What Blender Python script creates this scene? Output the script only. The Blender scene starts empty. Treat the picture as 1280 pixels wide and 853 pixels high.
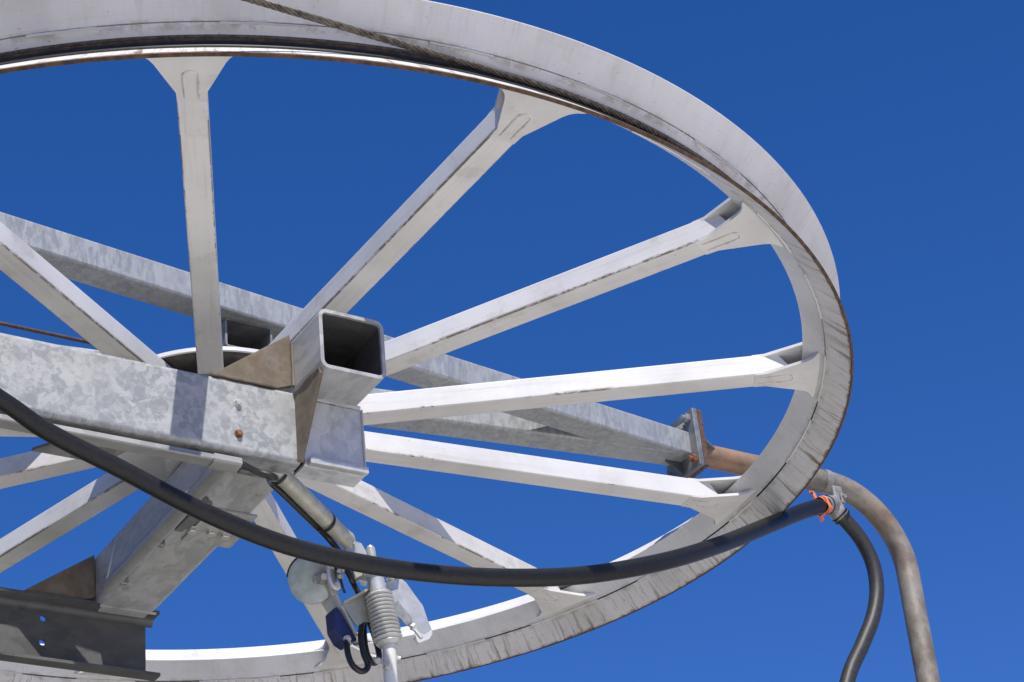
import bpy, bmesh, math, random
from mathutils import Vector, Matrix, noise as mnoise
random.seed(7)
S = bpy.context.scene
COL = S.collection
R = math.radians
GZ = 5.2                      # height of the wheel's lower weld circle above the ground

# ------------------------------------------------------------------ camera
FPX = 2794.25
CAM = Vector((-2.722672, -5.838788, -3.583801 + GZ))
RT = Vector((0.855736, -0.509331, -0.091096))
UP = Vector((-0.198003, -0.485016, 0.851795))
FW = Vector((0.478028, 0.710874, 0.515894))
cd = bpy.data.cameras.new('camera'); cam = bpy.data.objects.new('camera', cd); COL.objects.link(cam)
cd.sensor_width = 36; cd.lens = FPX / 1280 * 36; cd.clip_start = 0.05; cd.clip_end = 2000
m = Matrix.Identity(4)
for i in range(3):
    m[i][0], m[i][1], m[i][2], m[i][3] = RT[i], UP[i], -FW[i], CAM[i]
cam.matrix_world = m
S.camera = cam

# ------------------------------------------------------------------ sky, sun, exposure
SUN_AZ, SUN_EL = R(-108), R(53.5)
sunv = Vector((math.cos(SUN_EL) * math.cos(SUN_AZ), math.cos(SUN_EL) * math.sin(SUN_AZ), math.sin(SUN_EL)))
W = bpy.data.worlds.new('World'); S.world = W; W.use_nodes = True
wn = W.node_tree; wn.nodes.clear()
sky = wn.nodes.new('ShaderNodeTexSky'); sky.sky_type = 'NISHITA'; sky.sun_disc = False
sky.sun_elevation = SUN_EL; sky.sun_rotation = math.atan2(sunv.x, sunv.y)
sky.altitude = 2400; sky.air_density = 1.0; sky.dust_density = 0.1; sky.ozone_density = 3.5
bg = wn.nodes.new('ShaderNodeBackground'); bg.inputs[1].default_value = 0.113
hs = wn.nodes.new('ShaderNodeHueSaturation'); hs.inputs['Saturation'].default_value = 1.3
wo = wn.nodes.new('ShaderNodeOutputWorld')
wn.links.new(sky.outputs[0], hs.inputs['Color']); mx = wn.nodes.new('ShaderNodeMix'); mx.data_type = 'RGBA'; mx.blend_type = 'MULTIPLY'; mx.inputs[0].default_value = 1.0; mx.inputs[7].default_value = (1.40, 0.985, 1.24, 1)
wn.links.new(hs.outputs[0], mx.inputs[6]); wn.links.new(mx.outputs[2], bg.inputs[0]); wn.links.new(bg.outputs[0], wo.inputs[0])
sl = bpy.data.lights.new('sun', 'SUN'); sl.energy = 5.0; sl.angle = R(0.5); sl.color = (1, .95, .865)
so = bpy.data.objects.new('sun', sl); COL.objects.link(so)
so.rotation_mode = 'QUATERNION'; so.rotation_quaternion = sunv.to_track_quat('Z', 'Y'); so.location = (0, -20, 30)
V = S.view_settings
V.view_transform = 'Standard'; V.look = 'None'; V.exposure = 0.17; V.gamma = 1; V.use_curve_mapping = False

# ------------------------------------------------------------------ pixel helper (a pixel is only a direction)
def ray(x, y): return FW + RT * ((x - 640) / FPX) - UP * ((y - 426.5) / FPX)
def at_n(x, y, n):            # point on the vertical plane y = -n
    d = ray(x, y); return CAM + d * ((-n - CAM.y) / d.y)
def at_d(x, y, dist): return CAM + ray(x, y).normalized() * dist

# ------------------------------------------------------------------ materials
MATS = {}
class NT:
    def __init__(s, name):
        s.m = bpy.data.materials.new(name); s.m.use_nodes = True; s.t = s.m.node_tree
        s.b = s.t.nodes['Principled BSDF']; MATS[name] = s.m
        s.co = s.n('ShaderNodeTexCoord').outputs['Object']
    def n(s, typ, **kw):
        nd = s.t.nodes.new(typ)
        for k, v in kw.items(): setattr(nd, k, v)
        return nd
    def l(s, a, b): s.t.links.new(a, b)
    def put(s, sock, v):
        if isinstance(v, (int, float)): sock.default_value = v
        elif isinstance(v, tuple): sock.default_value = v if len(v) == len(sock.default_value) else (*v, 1)
        else: s.l(v, sock)
    def math(s, op, a, b=0.0, c=None, clamp=False):
        nd = s.n('ShaderNodeMath', operation=op, use_clamp=clamp)
        s.put(nd.inputs[0], a); s.put(nd.inputs[1], b)
        if c is not None: s.put(nd.inputs[2], c)
        return nd.outputs[0]
    def step(s, v, lo, hi):
        nd = s.n('ShaderNodeMapRange', interpolation_type='SMOOTHSTEP'); s.put(nd.inputs[0], v)
        nd.inputs[1].default_value = lo; nd.inputs[2].default_value = hi
        return nd.outputs[0]
    def mix(s, f, a, b):
        nd = s.n('ShaderNodeMix', data_type='RGBA'); s.put(nd.inputs[0], f); s.put(nd.inputs[6], a); s.put(nd.inputs[7], b)
        return nd.outputs[2]
    def noise(s, scale, detail=4, rough=.55, co=None, stretch=None, w=None):
        co = s.co if co is None else co
        if stretch:
            mp = s.n('ShaderNodeMapping'); s.l(co, mp.inputs[0]); mp.inputs['Scale'].default_value = stretch; co = mp.outputs[0]
        nd = s.n('ShaderNodeTexNoise', noise_dimensions='4D' if w is not None else '3D'); s.l(co, nd.inputs['Vector'])
        nd.inputs['Scale'].default_value = scale; nd.inputs['Detail'].default_value = detail; nd.inputs['Roughness'].default_value = rough
        if w is not None: s.put(nd.inputs['W'], w)
        return nd.outputs[0]
    def sep(s):
        nd = s.n('ShaderNodeSeparateXYZ'); s.l(s.co, nd.inputs[0]); return nd.outputs
    def rnd(s):
        return s.math('MULTIPLY', s.n('ShaderNodeObjectInfo').outputs['Random'], 37.0)
    def bump(s, h, strength=.2, dist=.002):
        nd = s.n('ShaderNodeBump'); nd.inputs['Strength'].default_value = strength; nd.inputs['Distance'].default_value = dist
        s.l(h, nd.inputs['Height']); s.l(nd.outputs[0], s.b.inputs['Normal'])
    def out(s, col, rough=.5, metal=0.0, spec=None):
        s.put(s.b.inputs['Base Color'], col); s.put(s.b.inputs['Roughness'], rough); s.put(s.b.inputs['Metallic'], metal)
        if spec is not None: s.b.inputs['Specular IOR Level'].default_value = spec

WHITE = (.67, .66, .645); WHITE2 = (.52, .51, .495)
RUST = (.20, .09, .035); GRIME = (.10, .075, .05)
def mat_paint(name, dirt=.5):
    t = NT(name); w = t.rnd()
    big = t.noise(3.0, 5, .6, w=w); fine = t.noise(60, 3, .6, w=w)
    c = t.mix(t.step(big, .3, .75), WHITE, WHITE2)
    sp = t.math('MULTIPLY', t.step(t.noise(45, 5, .7, w=w), .64, .72), t.step(t.noise(5, 2, .5, w=w), .5, .65))
    c = t.mix(t.math('MULTIPLY', t.step(t.noise(9, 6, .72, w=w), .52, .70), .28), c, (.36, .325, .27))
    c = t.mix(t.math('MULTIPLY', sp, dirt), c, GRIME)
    t.out(c, t.math('MULTIPLY_ADD', fine, .25, .33)); t.bump(fine, .12, .001)
mat_paint('paint_white', .5)
def mat_spoke():
    t = NT('paint_spoke'); w = t.rnd(); x, y, z = t.sep()
    big = t.noise(2.5, 5, .6, w=w); fine = t.noise(70, 3, .6, w=w)
    c = t.mix(t.step(big, .35, .75), WHITE, WHITE2)
    ay = t.math('ABSOLUTE', y)
    e1 = t.math('MULTIPLY', t.step(ay, .0345, .0385), t.math('SUBTRACT', 1.0, t.step(z, .016, .027)))
    chip = t.noise(52, 6, .78, w=w, stretch=(.7, 1.6, 1.6))
    zone = t.step(t.math('ADD', t.noise(2.1, 3, .6, w=t.math('ADD', w, 9.0)), t.math('MULTIPLY', t.math('SUBTRACT', t.n('ShaderNodeObjectInfo').outputs['Random'], .5), .22)), .42, .62)
    thr = t.math('MULTIPLY', e1, t.step(t.math('ADD', chip, t.math('MULTIPLY', zone, .19)), .60, .65))
    c = t.mix(t.math('MULTIPLY', thr, .93), c, t.mix(t.noise(25, 3, w=w), (.05, .035, .025), (.16, .10, .06)))
    soft = t.math('MULTIPLY', e1, t.math('MULTIPLY', zone, .35)); c = t.mix(soft, c, (.30, .25, .19))
    rv = t.n('ShaderNodeObjectInfo').outputs['Random']
    drag = t.noise(1.0, 5, .7, w=w, stretch=(2.2, 70, 70)); c = t.mix(t.math('MULTIPLY', t.step(drag, .48, .74), .32), c, (.36, .335, .30))
    pat = t.math('MULTIPLY', t.step(t.noise(7, 6, .72, w=w), .52, .66), t.math('MULTIPLY_ADD', rv, .30, .10)); c = t.mix(pat, c, (.33, .295, .24))
    tiny = t.math('MULTIPLY', t.step(t.noise(120, 2, .5, w=w), .72, .76), .6); c = t.mix(tiny, c, (.09, .07, .05))
    st = t.math('MULTIPLY', t.step(t.noise(30, 5, .75, w=w), .63, .72), t.step(t.noise(3.5, 2, .5, w=w), .52, .64))
    c = t.mix(t.math('MULTIPLY', st, .55), c, (.40, .22, .09))
    t.out(c, t.math('MULTIPLY_ADD', fine, .25, .32)); t.bump(fine, .10, .001)
mat_spoke()
def mat_flange(name, streak, edge):
    t = NT(name); x, y, z = t.sep()
    ang = t.math('ARCTAN2', y, x)
    rad = t.math('SQRT', t.math('ADD', t.math('MULTIPLY', x, x), t.math('MULTIPLY', y, y)))
    cb = t.n('ShaderNodeCombineXYZ'); t.l(ang, cb.inputs[0]); t.l(rad, cb.inputs[1])
    P = cb.outputs[0]
    big = t.noise(2.2, 5, .6); fine = t.noise(55, 4, .6)
    c = t.mix(t.step(big, .35, .75), WHITE, WHITE2)
    wob = t.math('MULTIPLY', t.math('SUBTRACT', t.noise(26, 3, .6), .5), .011)
    cw = t.n('ShaderNodeCombineXYZ'); t.l(t.math('ADD', ang, wob), cw.inputs[0]); t.l(rad, cw.inputs[1])
    s1 = t.noise(1.0, 3, .65, co=cw.outputs[0], stretch=(74, 3.5, 1)); s2 = t.noise(1.0, 4, .7, co=cw.outputs[0], stretch=(210, 7, 1))
    zone = t.step(t.noise(1.0, 3, .6, co=P, stretch=(9, .5, 1)), .30, .60)
    grow = t.step(rad, 2.0, 2.075)
    a1 = t.math('MULTIPLY', t.step(s1, .54, .64), t.math('MULTIPLY_ADD', grow, .5, .5))
    a2 = t.math('MULTIPLY', t.step(s2, .53, .64), .55)
    a = t.math('MULTIPLY', t.math('MULTIPLY', t.math('ADD', a1, a2, clamp=True), zone), streak)
    c = t.mix(a, c, t.mix(s1, (.11, .076, .045), (.25, .18, .11)))
    band = t.math('SUBTRACT', 1.0, t.step(t.math('ABSOLUTE', t.math('SUBTRACT', rad, 2.002)), .002, .016))
    c = t.mix(t.math('MULTIPLY', t.math('MULTIPLY', band, t.step(t.noise(17, 5, .7), .45, .62)), .5), c, (.20, .165, .12))
    c = t.mix(t.math('MULTIPLY', t.step(t.noise(6, 6, .72), .50, .68), .26), c, (.40, .37, .315))
    arcs = t.noise(1.0, 5, .7, co=P, stretch=(3.0, 260, 1)); c = t.mix(t.math('MULTIPLY', t.step(arcs, .52, .72), .22), c, (.38, .35, .31))
    c = t.mix(t.math('MULTIPLY', t.step(t.noise(110, 2, .5), .71, .75), .55), c, (.08, .06, .045))
    sp = t.math('MULTIPLY', t.step(t.noise(30, 6, .75), .60, .69), t.step(t.noise(2.6, 3, .5), .48, .62))
    c = t.mix(t.math('MULTIPLY', sp, .45), c, (.34, .29, .20))
    rr = t.math('ADD', rad, t.math('MULTIPLY', t.math('SUBTRACT', t.noise(19, 6, .75), .5), .034))
    c = t.mix(t.math('MULTIPLY', t.step(rr, edge, edge + .010), .9), c, t.mix(t.noise(22, 4), (.055, .032, .018), RUST))
    t.out(c, t.math('MULTIPLY_ADD', fine, .25, .36)); t.bump(fine, .14, .001)
mat_flange('paint_lower_flange', 1.0, 2.0640)
mat_flange('paint_upper_flange', .16, 2.085)
def mat_galv(name, a, b, c2, scale=24, stretch=(1, 1, 1), metal=.35, rough=.5, dirt=.3, spang=.8):
    t = NT(name)
    mp = t.n('ShaderNodeMapping'); t.l(t.co, mp.inputs[0]); mp.inputs['Scale'].default_value = stretch
    wv = t.n('ShaderNodeTexNoise'); t.l(mp.outputs[0], wv.inputs['Vector']); wv.inputs['Scale'].default_value = scale * 1.1; wv.inputs['Detail'].default_value = 4
    ad = t.n('ShaderNodeMix', data_type='VECTOR'); ad.inputs[0].default_value = .032; t.l(mp.outputs[0], ad.inputs[4]); t.l(wv.outputs['Color'], ad.inputs[5])
    vo = t.n('ShaderNodeTexVoronoi'); t.l(ad.outputs[1], vo.inputs['Vector']); vo.inputs['Scale'].default_value = scale
    v2 = t.n('ShaderNodeTexVoronoi'); t.l(ad.outputs[1], v2.inputs['Vector']); v2.inputs['Scale'].default_value = scale * 2.3
    g1 = t.n('ShaderNodeSeparateColor'); t.l(vo.outputs['Color'], g1.inputs[0])
    g2 = t.n('ShaderNodeSeparateColor'); t.l(v2.outputs['Color'], g2.inputs[0])
    v3 = t.n('ShaderNodeTexVoronoi'); t.l(ad.outputs[1], v3.inputs['Vector']); v3.inputs['Scale'].default_value = scale * 4.6
    g3 = t.n('ShaderNodeSeparateColor'); t.l(v3.outputs['Color'], g3.inputs[0])
    g = t.math('ADD', t.math('ADD', t.math('MULTIPLY', g1.outputs[0], .40), t.math('MULTIPLY', g2.outputs[1], .42)), t.math('MULTIPLY', g3.outputs[2], .18))
    g = t.math('ADD', t.math('MULTIPLY', g, .82), t.math('MULTIPLY', t.noise(scale * 3, 5, .7), .18))
    c = t.mix(t.math('MULTIPLY', t.step(g, .26, .74), spang), a, b)
    big = t.noise(5, 5, .65)
    c = t.mix(t.math('MULTIPLY', t.step(big, .42, .72), .6), c, c2)
    dn = t.math('MULTIPLY', t.step(t.noise(14, 6, .75), .56, .70), dirt)
    c = t.mix(dn, c, (.13, .12, .105))
    fl = t.math('MULTIPLY', t.step(t.noise(150, 3, .6), .70, .76), .35); c = t.mix(fl, c, (.12, .12, .12))
    rg = t.math('ADD', t.math('MULTIPLY', g, .22), rough - .1)
    t.out(c, rg, metal); t.bump(t.noise(40, 5, .6), .12, .0015)
mat_galv('galvanised_spangle', (.25, .26, .267), (.40, .408, .405), (.31, .32, .322), 27, (1, 1, 1), .2, .5, .14, .9)
mat_galv('galvanised_arm', (.26, .27, .275), (.37, .38, .382), (.34, .352, .358), 34, (1.3, 1.3, .42), .25, .48, .35, .9)
mat_galv('galvanised_worn', (.165, .17, .17), (.27, .273, .268), (.21, .208, .20), 16, (1, .5, 1), .45, .5, .6, .8)
mat_galv('galvanised_box', (.33, .335, .335), (.47, .475, .47), (.40, .40, .39), 18, (1, .45, 1), .3, .5, .5, .8)
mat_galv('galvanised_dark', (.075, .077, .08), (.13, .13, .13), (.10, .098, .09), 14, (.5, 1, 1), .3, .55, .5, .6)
mat_galv('galvanised_post', (.42, .43, .44), (.58, .59, .595), (.72, .72, .71), 15, (1, 1, .7), .3, .5, .35, .9)
mat_galv('galvanised_conduit', (.29, .29, .285), (.38, .38, .37), (.33, .325, .315), 30, (.3, .3, .3), .4, .42, .3, .5)
def mat_primer():
    t = NT('brown_primer'); c = t.mix(t.step(t.noise(12, 6, .7), .35, .7), (.115, .09, .063), (.175, .142, .106))
    c = t.mix(t.math('MULTIPLY', t.step(t.noise(90, 3), .58, .68), .3), c, (.075, .058, .04))
    c = t.mix(t.math('MULTIPLY', t.step(t.noise(18, 6, .75), .54, .66), .55), c, (.12, .062, .03))
    c = t.mix(t.math('MULTIPLY', t.step(t.noise(5, 5, .7), .52, .68), .5), c, (.22, .20, .175))
    t.out(c, .72); t.bump(t.noise(80, 4), .3, .0015)
mat_primer()
def mat_rustpipe():
    t = NT('rusty_pipe'); x, y, z = t.sep()
    n1 = t.noise(2.6, 5, .62); n2 = t.noise(22, 5, .7, stretch=(.35, 1, .5))
    c = t.mix(t.step(n2, .35, .68), (.15, .128, .098), (.27, .247, .21))
    near = t.math('SUBTRACT', 1.0, t.step(x, .1, .62))
    low = t.math('MULTIPLY', t.step(x, .70, .98), t.step(z, -.42, -.1))
    f = t.math('ADD', t.math('MULTIPLY', near, .75), t.math('MULTIPLY', t.math('MULTIPLY', low, t.step(n1, .36, .55)), .9), clamp=True)
    f = t.math('MULTIPLY', f, t.step(n2, .22, .62))
    c = t.mix(f, c, t.mix(n2, (.25, .115, .045), (.40, .215, .10)))
    c = t.mix(t.math('MULTIPLY', t.step(t.noise(60, 4, .7), .60, .70), .35), c, (.11, .085, .06))
    t.out(c, .55, .2); t.bump(t.noise(70, 5, .65), .25, .0015)
mat_rustpipe()
def mat_simple(name, a, b, scale=20, rough=.5, metal=0., bstr=.15, stretch=None, spec=None):
    t = NT(name); n1 = t.noise(scale, 5, .65, stretch=stretch)
    t.out(t.mix(t.step(n1, .3, .7), a, b), rough, metal, spec); t.bump(n1, bstr, .001)
mat_simple('weld_grime', (.36, .335, .30), (.66, .65, .63), 40, .6)
mat_simple('rubber_hose', (.006, .006, .0062), (.013, .0128, .0124), 110, .44, 0, .5, (.6, 1, 1), .34)
mat_simple('rubber_hose_grey', (.022, .022, .0225), (.036, .036, .035), 80, .5, 0, .4, (.6, .6, 1), .4)
mat_simple('rubber_liner', (.012, .012, .012), (.03, .028, .025), 60, .42)
mat_simple('liner_lip', (.035, .033, .031), (.12, .11, .10), 90, .7)
mat_simple('cable_black', (.008, .008, .008), (.014, .014, .014), 40, .38)
mat_simple('rope_steel', (.045, .036, .028), (.17, .14, .11), 55, .45, .35)
mat_simple('rusty_steel', (.12, .045, .02), (.26, .10, .045), 45, .75)
mat_simple('rust_edge', (.035, .022, .014), (.13, .072, .036), 38, .8)
mat_simple('hub_shade', (.05, .045, .04), (.11, .10, .088), 25, .6)  # dark tone stands in for the shade under the upper hub plate
mat_simple('rusty_cable', (.05, .028, .018), (.12, .066, .042), 60, .7)
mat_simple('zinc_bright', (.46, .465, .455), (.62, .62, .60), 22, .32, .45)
mat_simple('zinc_cream', (.36, .35, .29), (.49, .48, .41), 20, .42, .3)
mat_simple('zinc_blue', (.31, .37, .375), (.45, .50, .50), 26, .42, .25)
mat_simple('bolt_zinc', (.50, .49, .44), (.64, .63, .58), 70, .38, .5)
mat_simple('bolt_grey', (.25, .25, .245), (.40, .40, .39), 70, .45, .5)
mat_simple('boot_grey', (.42, .42, .40), (.52, .52, .50), 20, .38, .2)
mat_simple('rod_white', (.58, .58, .55), (.66, .66, .63), 20, .35)
mat_simple('blue_plastic', (.010, .016, .075), (.018, .028, .11), 30, .4)
mat_simple('orange_strap', (.72, .16, .05), (.86, .27, .10), 30, .6)
mat_simple('clamp_alloy', (.22, .215, .195), (.38, .365, .34), 40, .45, .35, .3)
mat_simple('mast_paint', (.46, .47, .47), (.56, .57, .57), 6, .5, .2)
def mat_ground():
    t = NT('turf_and_bounce_snow'); x, y, z = t.sep(); b = t.noise(9, 6, .7); a = t.noise(.35, 6, .65)
    xs = t.math('SUBTRACT', x, 4.5); ys = t.math('ADD', y, 8.6)
    d = t.math('SQRT', t.math('ADD', t.math('MULTIPLY', xs, xs), t.math('MULTIPLY', ys, ys)))
    d = t.math('ADD', d, t.math('MULTIPLY', t.math('SUBTRACT', a, .5), 9.0))
    turf = t.mix(t.step(b, .3, .7), (.045, .055, .022), (.10, .095, .05))
    c = t.mix(t.step(d, 10.2, 11.0), (.84, .79, .715), turf)  # pale snow patch is added to bounce light onto the undersides
    t.out(c, .85); t.bump(b, .5, .02)
mat_ground()

# ------------------------------------------------------------------ mesh helpers
def Z(v): v = Vector(v); return Vector((v.x, v.y, v.z + GZ))     # wheel-plane height -> world height
class MB:
    def __init__(s): s.bm = bmesh.new()
    def box(s, lo, hi, bev=0.0, seg=2, mat=None):
        b = bmesh.new(); bmesh.ops.create_cube(b, size=1)
        for v in b.verts:
            v.co = Vector([(lo[i] + hi[i]) / 2 + v.co[i] * (hi[i] - lo[i]) for i in range(3)])
        if bev: bmesh.ops.bevel(b, geom=b.edges[:], offset=bev, segments=seg, profile=.5, affect='EDGES')
        return s.add(b, mat)
    def add(s, b, mat=None):
        if mat is not None: bmesh.ops.transform(b, matrix=mat, verts=b.verts)
        me = bpy.data.meshes.new('tmp'); b.to_mesh(me); b.free(); s.bm.from_mesh(me); bpy.data.meshes.remove(me); return s
    def prism(s, pts, vec, bev=0.0, mat=None):        # planar polygon swept by vec
        b = bmesh.new(); vec = Vector(vec)
        lo = [b.verts.new(Vector(p)) for p in pts]; hi = [b.verts.new(Vector(p) + vec) for p in pts]
        n = len(pts); b.faces.new(lo); b.faces.new(hi[::-1])
        for i in range(n): b.faces.new((lo[i], hi[i], hi[(i + 1) % n], lo[(i + 1) % n]))
        bmesh.ops.recalc_face_normals(b, faces=b.faces)
        if bev: bmesh.ops.bevel(b, geom=b.edges[:], offset=bev, segments=1, affect='EDGES')
        return s.add(b, mat)
    def holed(s, outer, holes, vec):                   # plate with through holes
        b = bmesh.new(); vec = Vector(vec); loops = []
        for lp in [outer] + holes:
            vs = [b.verts.new(Vector(p)) for p in lp]; loops.append(vs)
            for i in range(len(vs)): b.edges.new((vs[i], vs[(i + 1) % len(vs)]))
        bmesh.ops.triangle_fill(b, use_beauty=True, use_dissolve=False, edges=b.edges[:])
        g = bmesh.ops.extrude_face_region(b, geom=b.faces[:])
        bmesh.ops.translate(b, vec=vec, verts=[e for e in g['geom'] if isinstance(e, bmesh.types.BMVert)])
        bmesh.ops.recalc_face_normals(b, faces=b.faces)
        return s.add(b)
    def tube(s, path, r, sides=12, cap=True, r1=None, lump=0.0):
        path = [Vector(p) for p in path]; n = len(path); b = bmesh.new(); rings = []
        up = None
        for i, p in enumerate(path):
            t = (path[min(i + 1, n - 1)] - path[max(i - 1, 0)]).normalized()
            if up is None: up = t.orthogonal().normalized()
            up = (up - t * up.dot(t)).normalized(); sd = t.cross(up)
            rr = r if r1 is None else r + (r1 - r) * i / (n - 1)
            if lump: rr *= 1 + lump * mnoise.noise(p * 130)
            rings.append([b.verts.new(p + (up * math.cos(a) + sd * math.sin(a)) * rr) for a in [2 * math.pi * k / sides for k in range(sides)]])
        for i in range(n - 1):
            for k in range(sides):
                b.faces.new((rings[i][k], rings[i][(k + 1) % sides], rings[i + 1][(k + 1) % sides], rings[i + 1][k]))
        if cap: b.faces.new(rings[0][::-1]); b.faces.new(rings[-1])
        return s.add(b)
    def lathe(s, prof, p0, axis, sides=24, cap=True):  # prof: (distance along axis, radius)
        p0 = Vector(p0); ax = Vector(axis).normalized(); up = ax.orthogonal().normalized(); sd = ax.cross(up)
        b = bmesh.new(); rings = []
        for d, rr in prof:
            c = p0 + ax * d
            rings.append([b.verts.new(c + (up * math.cos(a) + sd * math.sin(a)) * max(rr, 1e-4)) for a in [2 * math.pi * k / sides for k in range(sides)]])
        for i in range(len(prof) - 1):
            for k in range(sides):
                b.faces.new((rings[i][k], rings[i][(k + 1) % sides], rings[i + 1][(k + 1) % sides], rings[i + 1][k]))
        if cap: b.faces.new(rings[0][::-1]); b.faces.new(rings[-1])
        return s.add(b)
    def revolve(s, prof, seg=288, a0=0.0, a1=None):    # closed profile (radius, z) about the z axis
        full = a1 is None; a1 = 2 * math.pi if full else a1
        b = bmesh.new(); rings = []; n = seg if full else seg + 1
        for i in range(n):
            a = a0 + (a1 - a0) * i / seg
            rings.append([b.verts.new((rr * math.cos(a), rr * math.sin(a), z)) for rr, z in prof])
        k = len(prof)
        for i in range(seg):
            A, B = rings[i], rings[(i + 1) % n]
            for j in range(k): b.faces.new((A[j], B[j], B[(j + 1) % k], A[(j + 1) % k]))
        if not full: b.faces.new(rings[0][::-1]); b.faces.new(rings[-1])
        bmesh.ops.recalc_face_normals(b, faces=b.faces)
        return s.add(b)
    def hollow(s, w, h, t, rad, length, mat, cap_end=False):   # square tube along local +x, open ends
        def rr(w, h, r):
            out = []
            for cx, cy, a0 in ((w / 2 - r, h / 2 - r, 0), (-w / 2 + r, h / 2 - r, 90), (-w / 2 + r, -h / 2 + r, 180), (w / 2 - r, -h / 2 + r, 270)):
                for k in range(5):
                    a = R(a0 + 22.5 * k); out.append((cx + r * math.cos(a), cy + r * math.sin(a)))
            return out
        o = rr(w, h, rad); i_ = rr(w - 2 * t, h - 2 * t, max(rad - t, .003)); n = len(o)
        b = bmesh.new()
        L = [[b.verts.new((x, p[0], p[1])) for p in q] for x in (0, length) for q in (o, i_)]
        for k in range(n):
            j = (k + 1) % n
            b.faces.new((L[0][k], L[0][j], L[2][j], L[2][k])); b.faces.new((L[1][j], L[1][k], L[3][k], L[3][j]))
            b.faces.new((L[0][j], L[0][k], L[1][k], L[1][j])); b.faces.new((L[2][k], L[2][j], L[3][j], L[3][k]))
        bmesh.ops.recalc_face_normals(b, faces=b.faces)
        return s.add(b, mat)
    def hexbolt(s, p, axis, r, h, sides=6):
        s.lathe([(0, r), (h * .85, r), (h, r * .86)], p, axis, sides); return s
    def build(s, name, mat, parent=None, origin=None, smooth=35, wn=True):
        me = bpy.data.meshes.new(name)
        if origin is not None: bmesh.ops.translate(s.bm, vec=-Vector(origin), verts=s.bm.verts)
        s.bm.to_mesh(me); s.bm.free()
        me.materials.append(MATS[mat]); me.shade_smooth(); me.set_sharp_from_angle(angle=R(smooth))
        o = bpy.data.objects.new(name, me); COL.objects.link(o)
        if wn: md = o.modifiers.new('weighted_normal', 'WEIGHTED_NORMAL'); md.keep_sharp = True; md.weight = 80
        if parent is not None: o.parent = parent
        elif origin is not None: o.location = origin
        return o
def thing(name, label, cat, loc, group=None):
    o = bpy.data.objects.new(name, None); COL.objects.link(o); o.location = loc
    o.empty_display_size = .1; o['label'] = label; o['category'] = cat
    if group: o['group'] = group
    return o
def tag(o, label, cat, group=None):
    o['label'] = label; o['category'] = cat
    if group: o['group'] = group
    return o
def spline(pts, per=10):
    P = [Vector(p) for p in pts]; P = [P[0] * 2 - P[1]] + P + [P[-1] * 2 - P[-2]]; out = []
    for i in range(1, len(P) - 2):
        for k in range(per):
            t = k / per
            out.append(.5 * ((2 * P[i]) + (P[i + 1] - P[i - 1]) * t + (2 * P[i - 1] - 5 * P[i] + 4 * P[i + 1] - P[i + 2]) * t * t + (3 * P[i] - P[i - 1] - 3 * P[i + 1] + P[i + 2]) * t ** 3))
    out.append(P[-2]); return out
def basis(o, x, y, z):
    mm = Matrix.Identity(4)
    for i in range(3): mm[i][0], mm[i][1], mm[i][2], mm[i][3] = x[i], y[i], z[i], o[i]
    return mm

# ------------------------------------------------------------------ ground
g = MB(); b = bmesh.new(); bmesh.ops.create_grid(b, x_segments=40, y_segments=40, size=600)
g.add(b); go = g.build('ground', 'turf_and_bounce_snow'); go['kind'] = 'structure'

# ------------------------------------------------------------------ bullwheel
O = Vector((0, 0, GZ))
wheel = thing('bullwheel', 'large white spoked ski lift bullwheel with stained double-flanged rim', 'lift wheel', O)
LD, LN = (.697, -.717), (.717, .697)      # lower flange: direction outwards, normal towards the groove
UD, UN = (.690, .722), (-.722, .690)      # upper flange: direction outwards, normal away from the groove
def lp(s, t=0): return (2.0 + LD[0] * s + LN[0] * t, LD[1] * s + LN[1] * t)
def upx(s, t=0): return (2.007 + UD[0] * s + UN[0] * t, .089 + UD[1] * s + UN[1] * t)
T = .010
low = MB().revolve([lp(.0028), lp(.1025), lp(.104, .002), lp(.104, T - .002), lp(.1025, T), lp(.0028, T)]).build('lower_flange', 'paint_lower_flange', wheel)
MB().revolve([lp(.1030, -.0012), lp(.1065, -.0012), lp(.1065, T - .001), lp(.1030, T - .001)]).build('flange_edge', 'rust_edge', low)
MB().revolve([lp(-.090), lp(-.0028), lp(-.0028, T), lp(-.087, T), lp(-.090, T - .003)]).build('lower_rim_ring', 'paint_upper_flange', wheel)
MB().revolve([lp(-.010, T + .0005), lp(.012, T + .0005), lp(.012, T + .003), lp(-.010, T + .003)]).build('seam_backing', 'rubber_liner', low)
upf = MB().revolve([upx(.0016), upx(.100), upx(.1015, .002), upx(.1015, T - .002), upx(.100, T), upx(.0016, T)]).build('upper_flange', 'paint_upper_flange', wheel)
MB().revolve([upx(-.060), upx(-.0016), upx(-.0016, T), upx(-.062, T)]).build('upper_rim_ring', 'paint_upper_flange', wheel)
MB().revolve([upx(-.012, T + .0005), upx(.012, T + .0005), upx(.012, T + .003), upx(-.012, T + .003)]).build('seam_backing', 'paint_white', upf)
# rubber lining of the groove, in sections
MB().revolve([(1.9685, .0475), (1.999, .0160), (1.999, .021), (1.989, .030), (1.980, .037), (1.9765, .046), (1.977, .051)]).build('groove_lining', 'rubber_liner', wheel)
MB().revolve([(1.970, .0495), (1.9772, .0528), (1.9795, .0575), (1.9790, .0598)]).build('groove_lining', 'rust_edge', wheel)
MB().revolve([(1.977, .0585), (1.9815, .0590), (1.9850, .0628), (1.9846, .0652)]).build('groove_lining', 'liner_lip', wheel)
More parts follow.
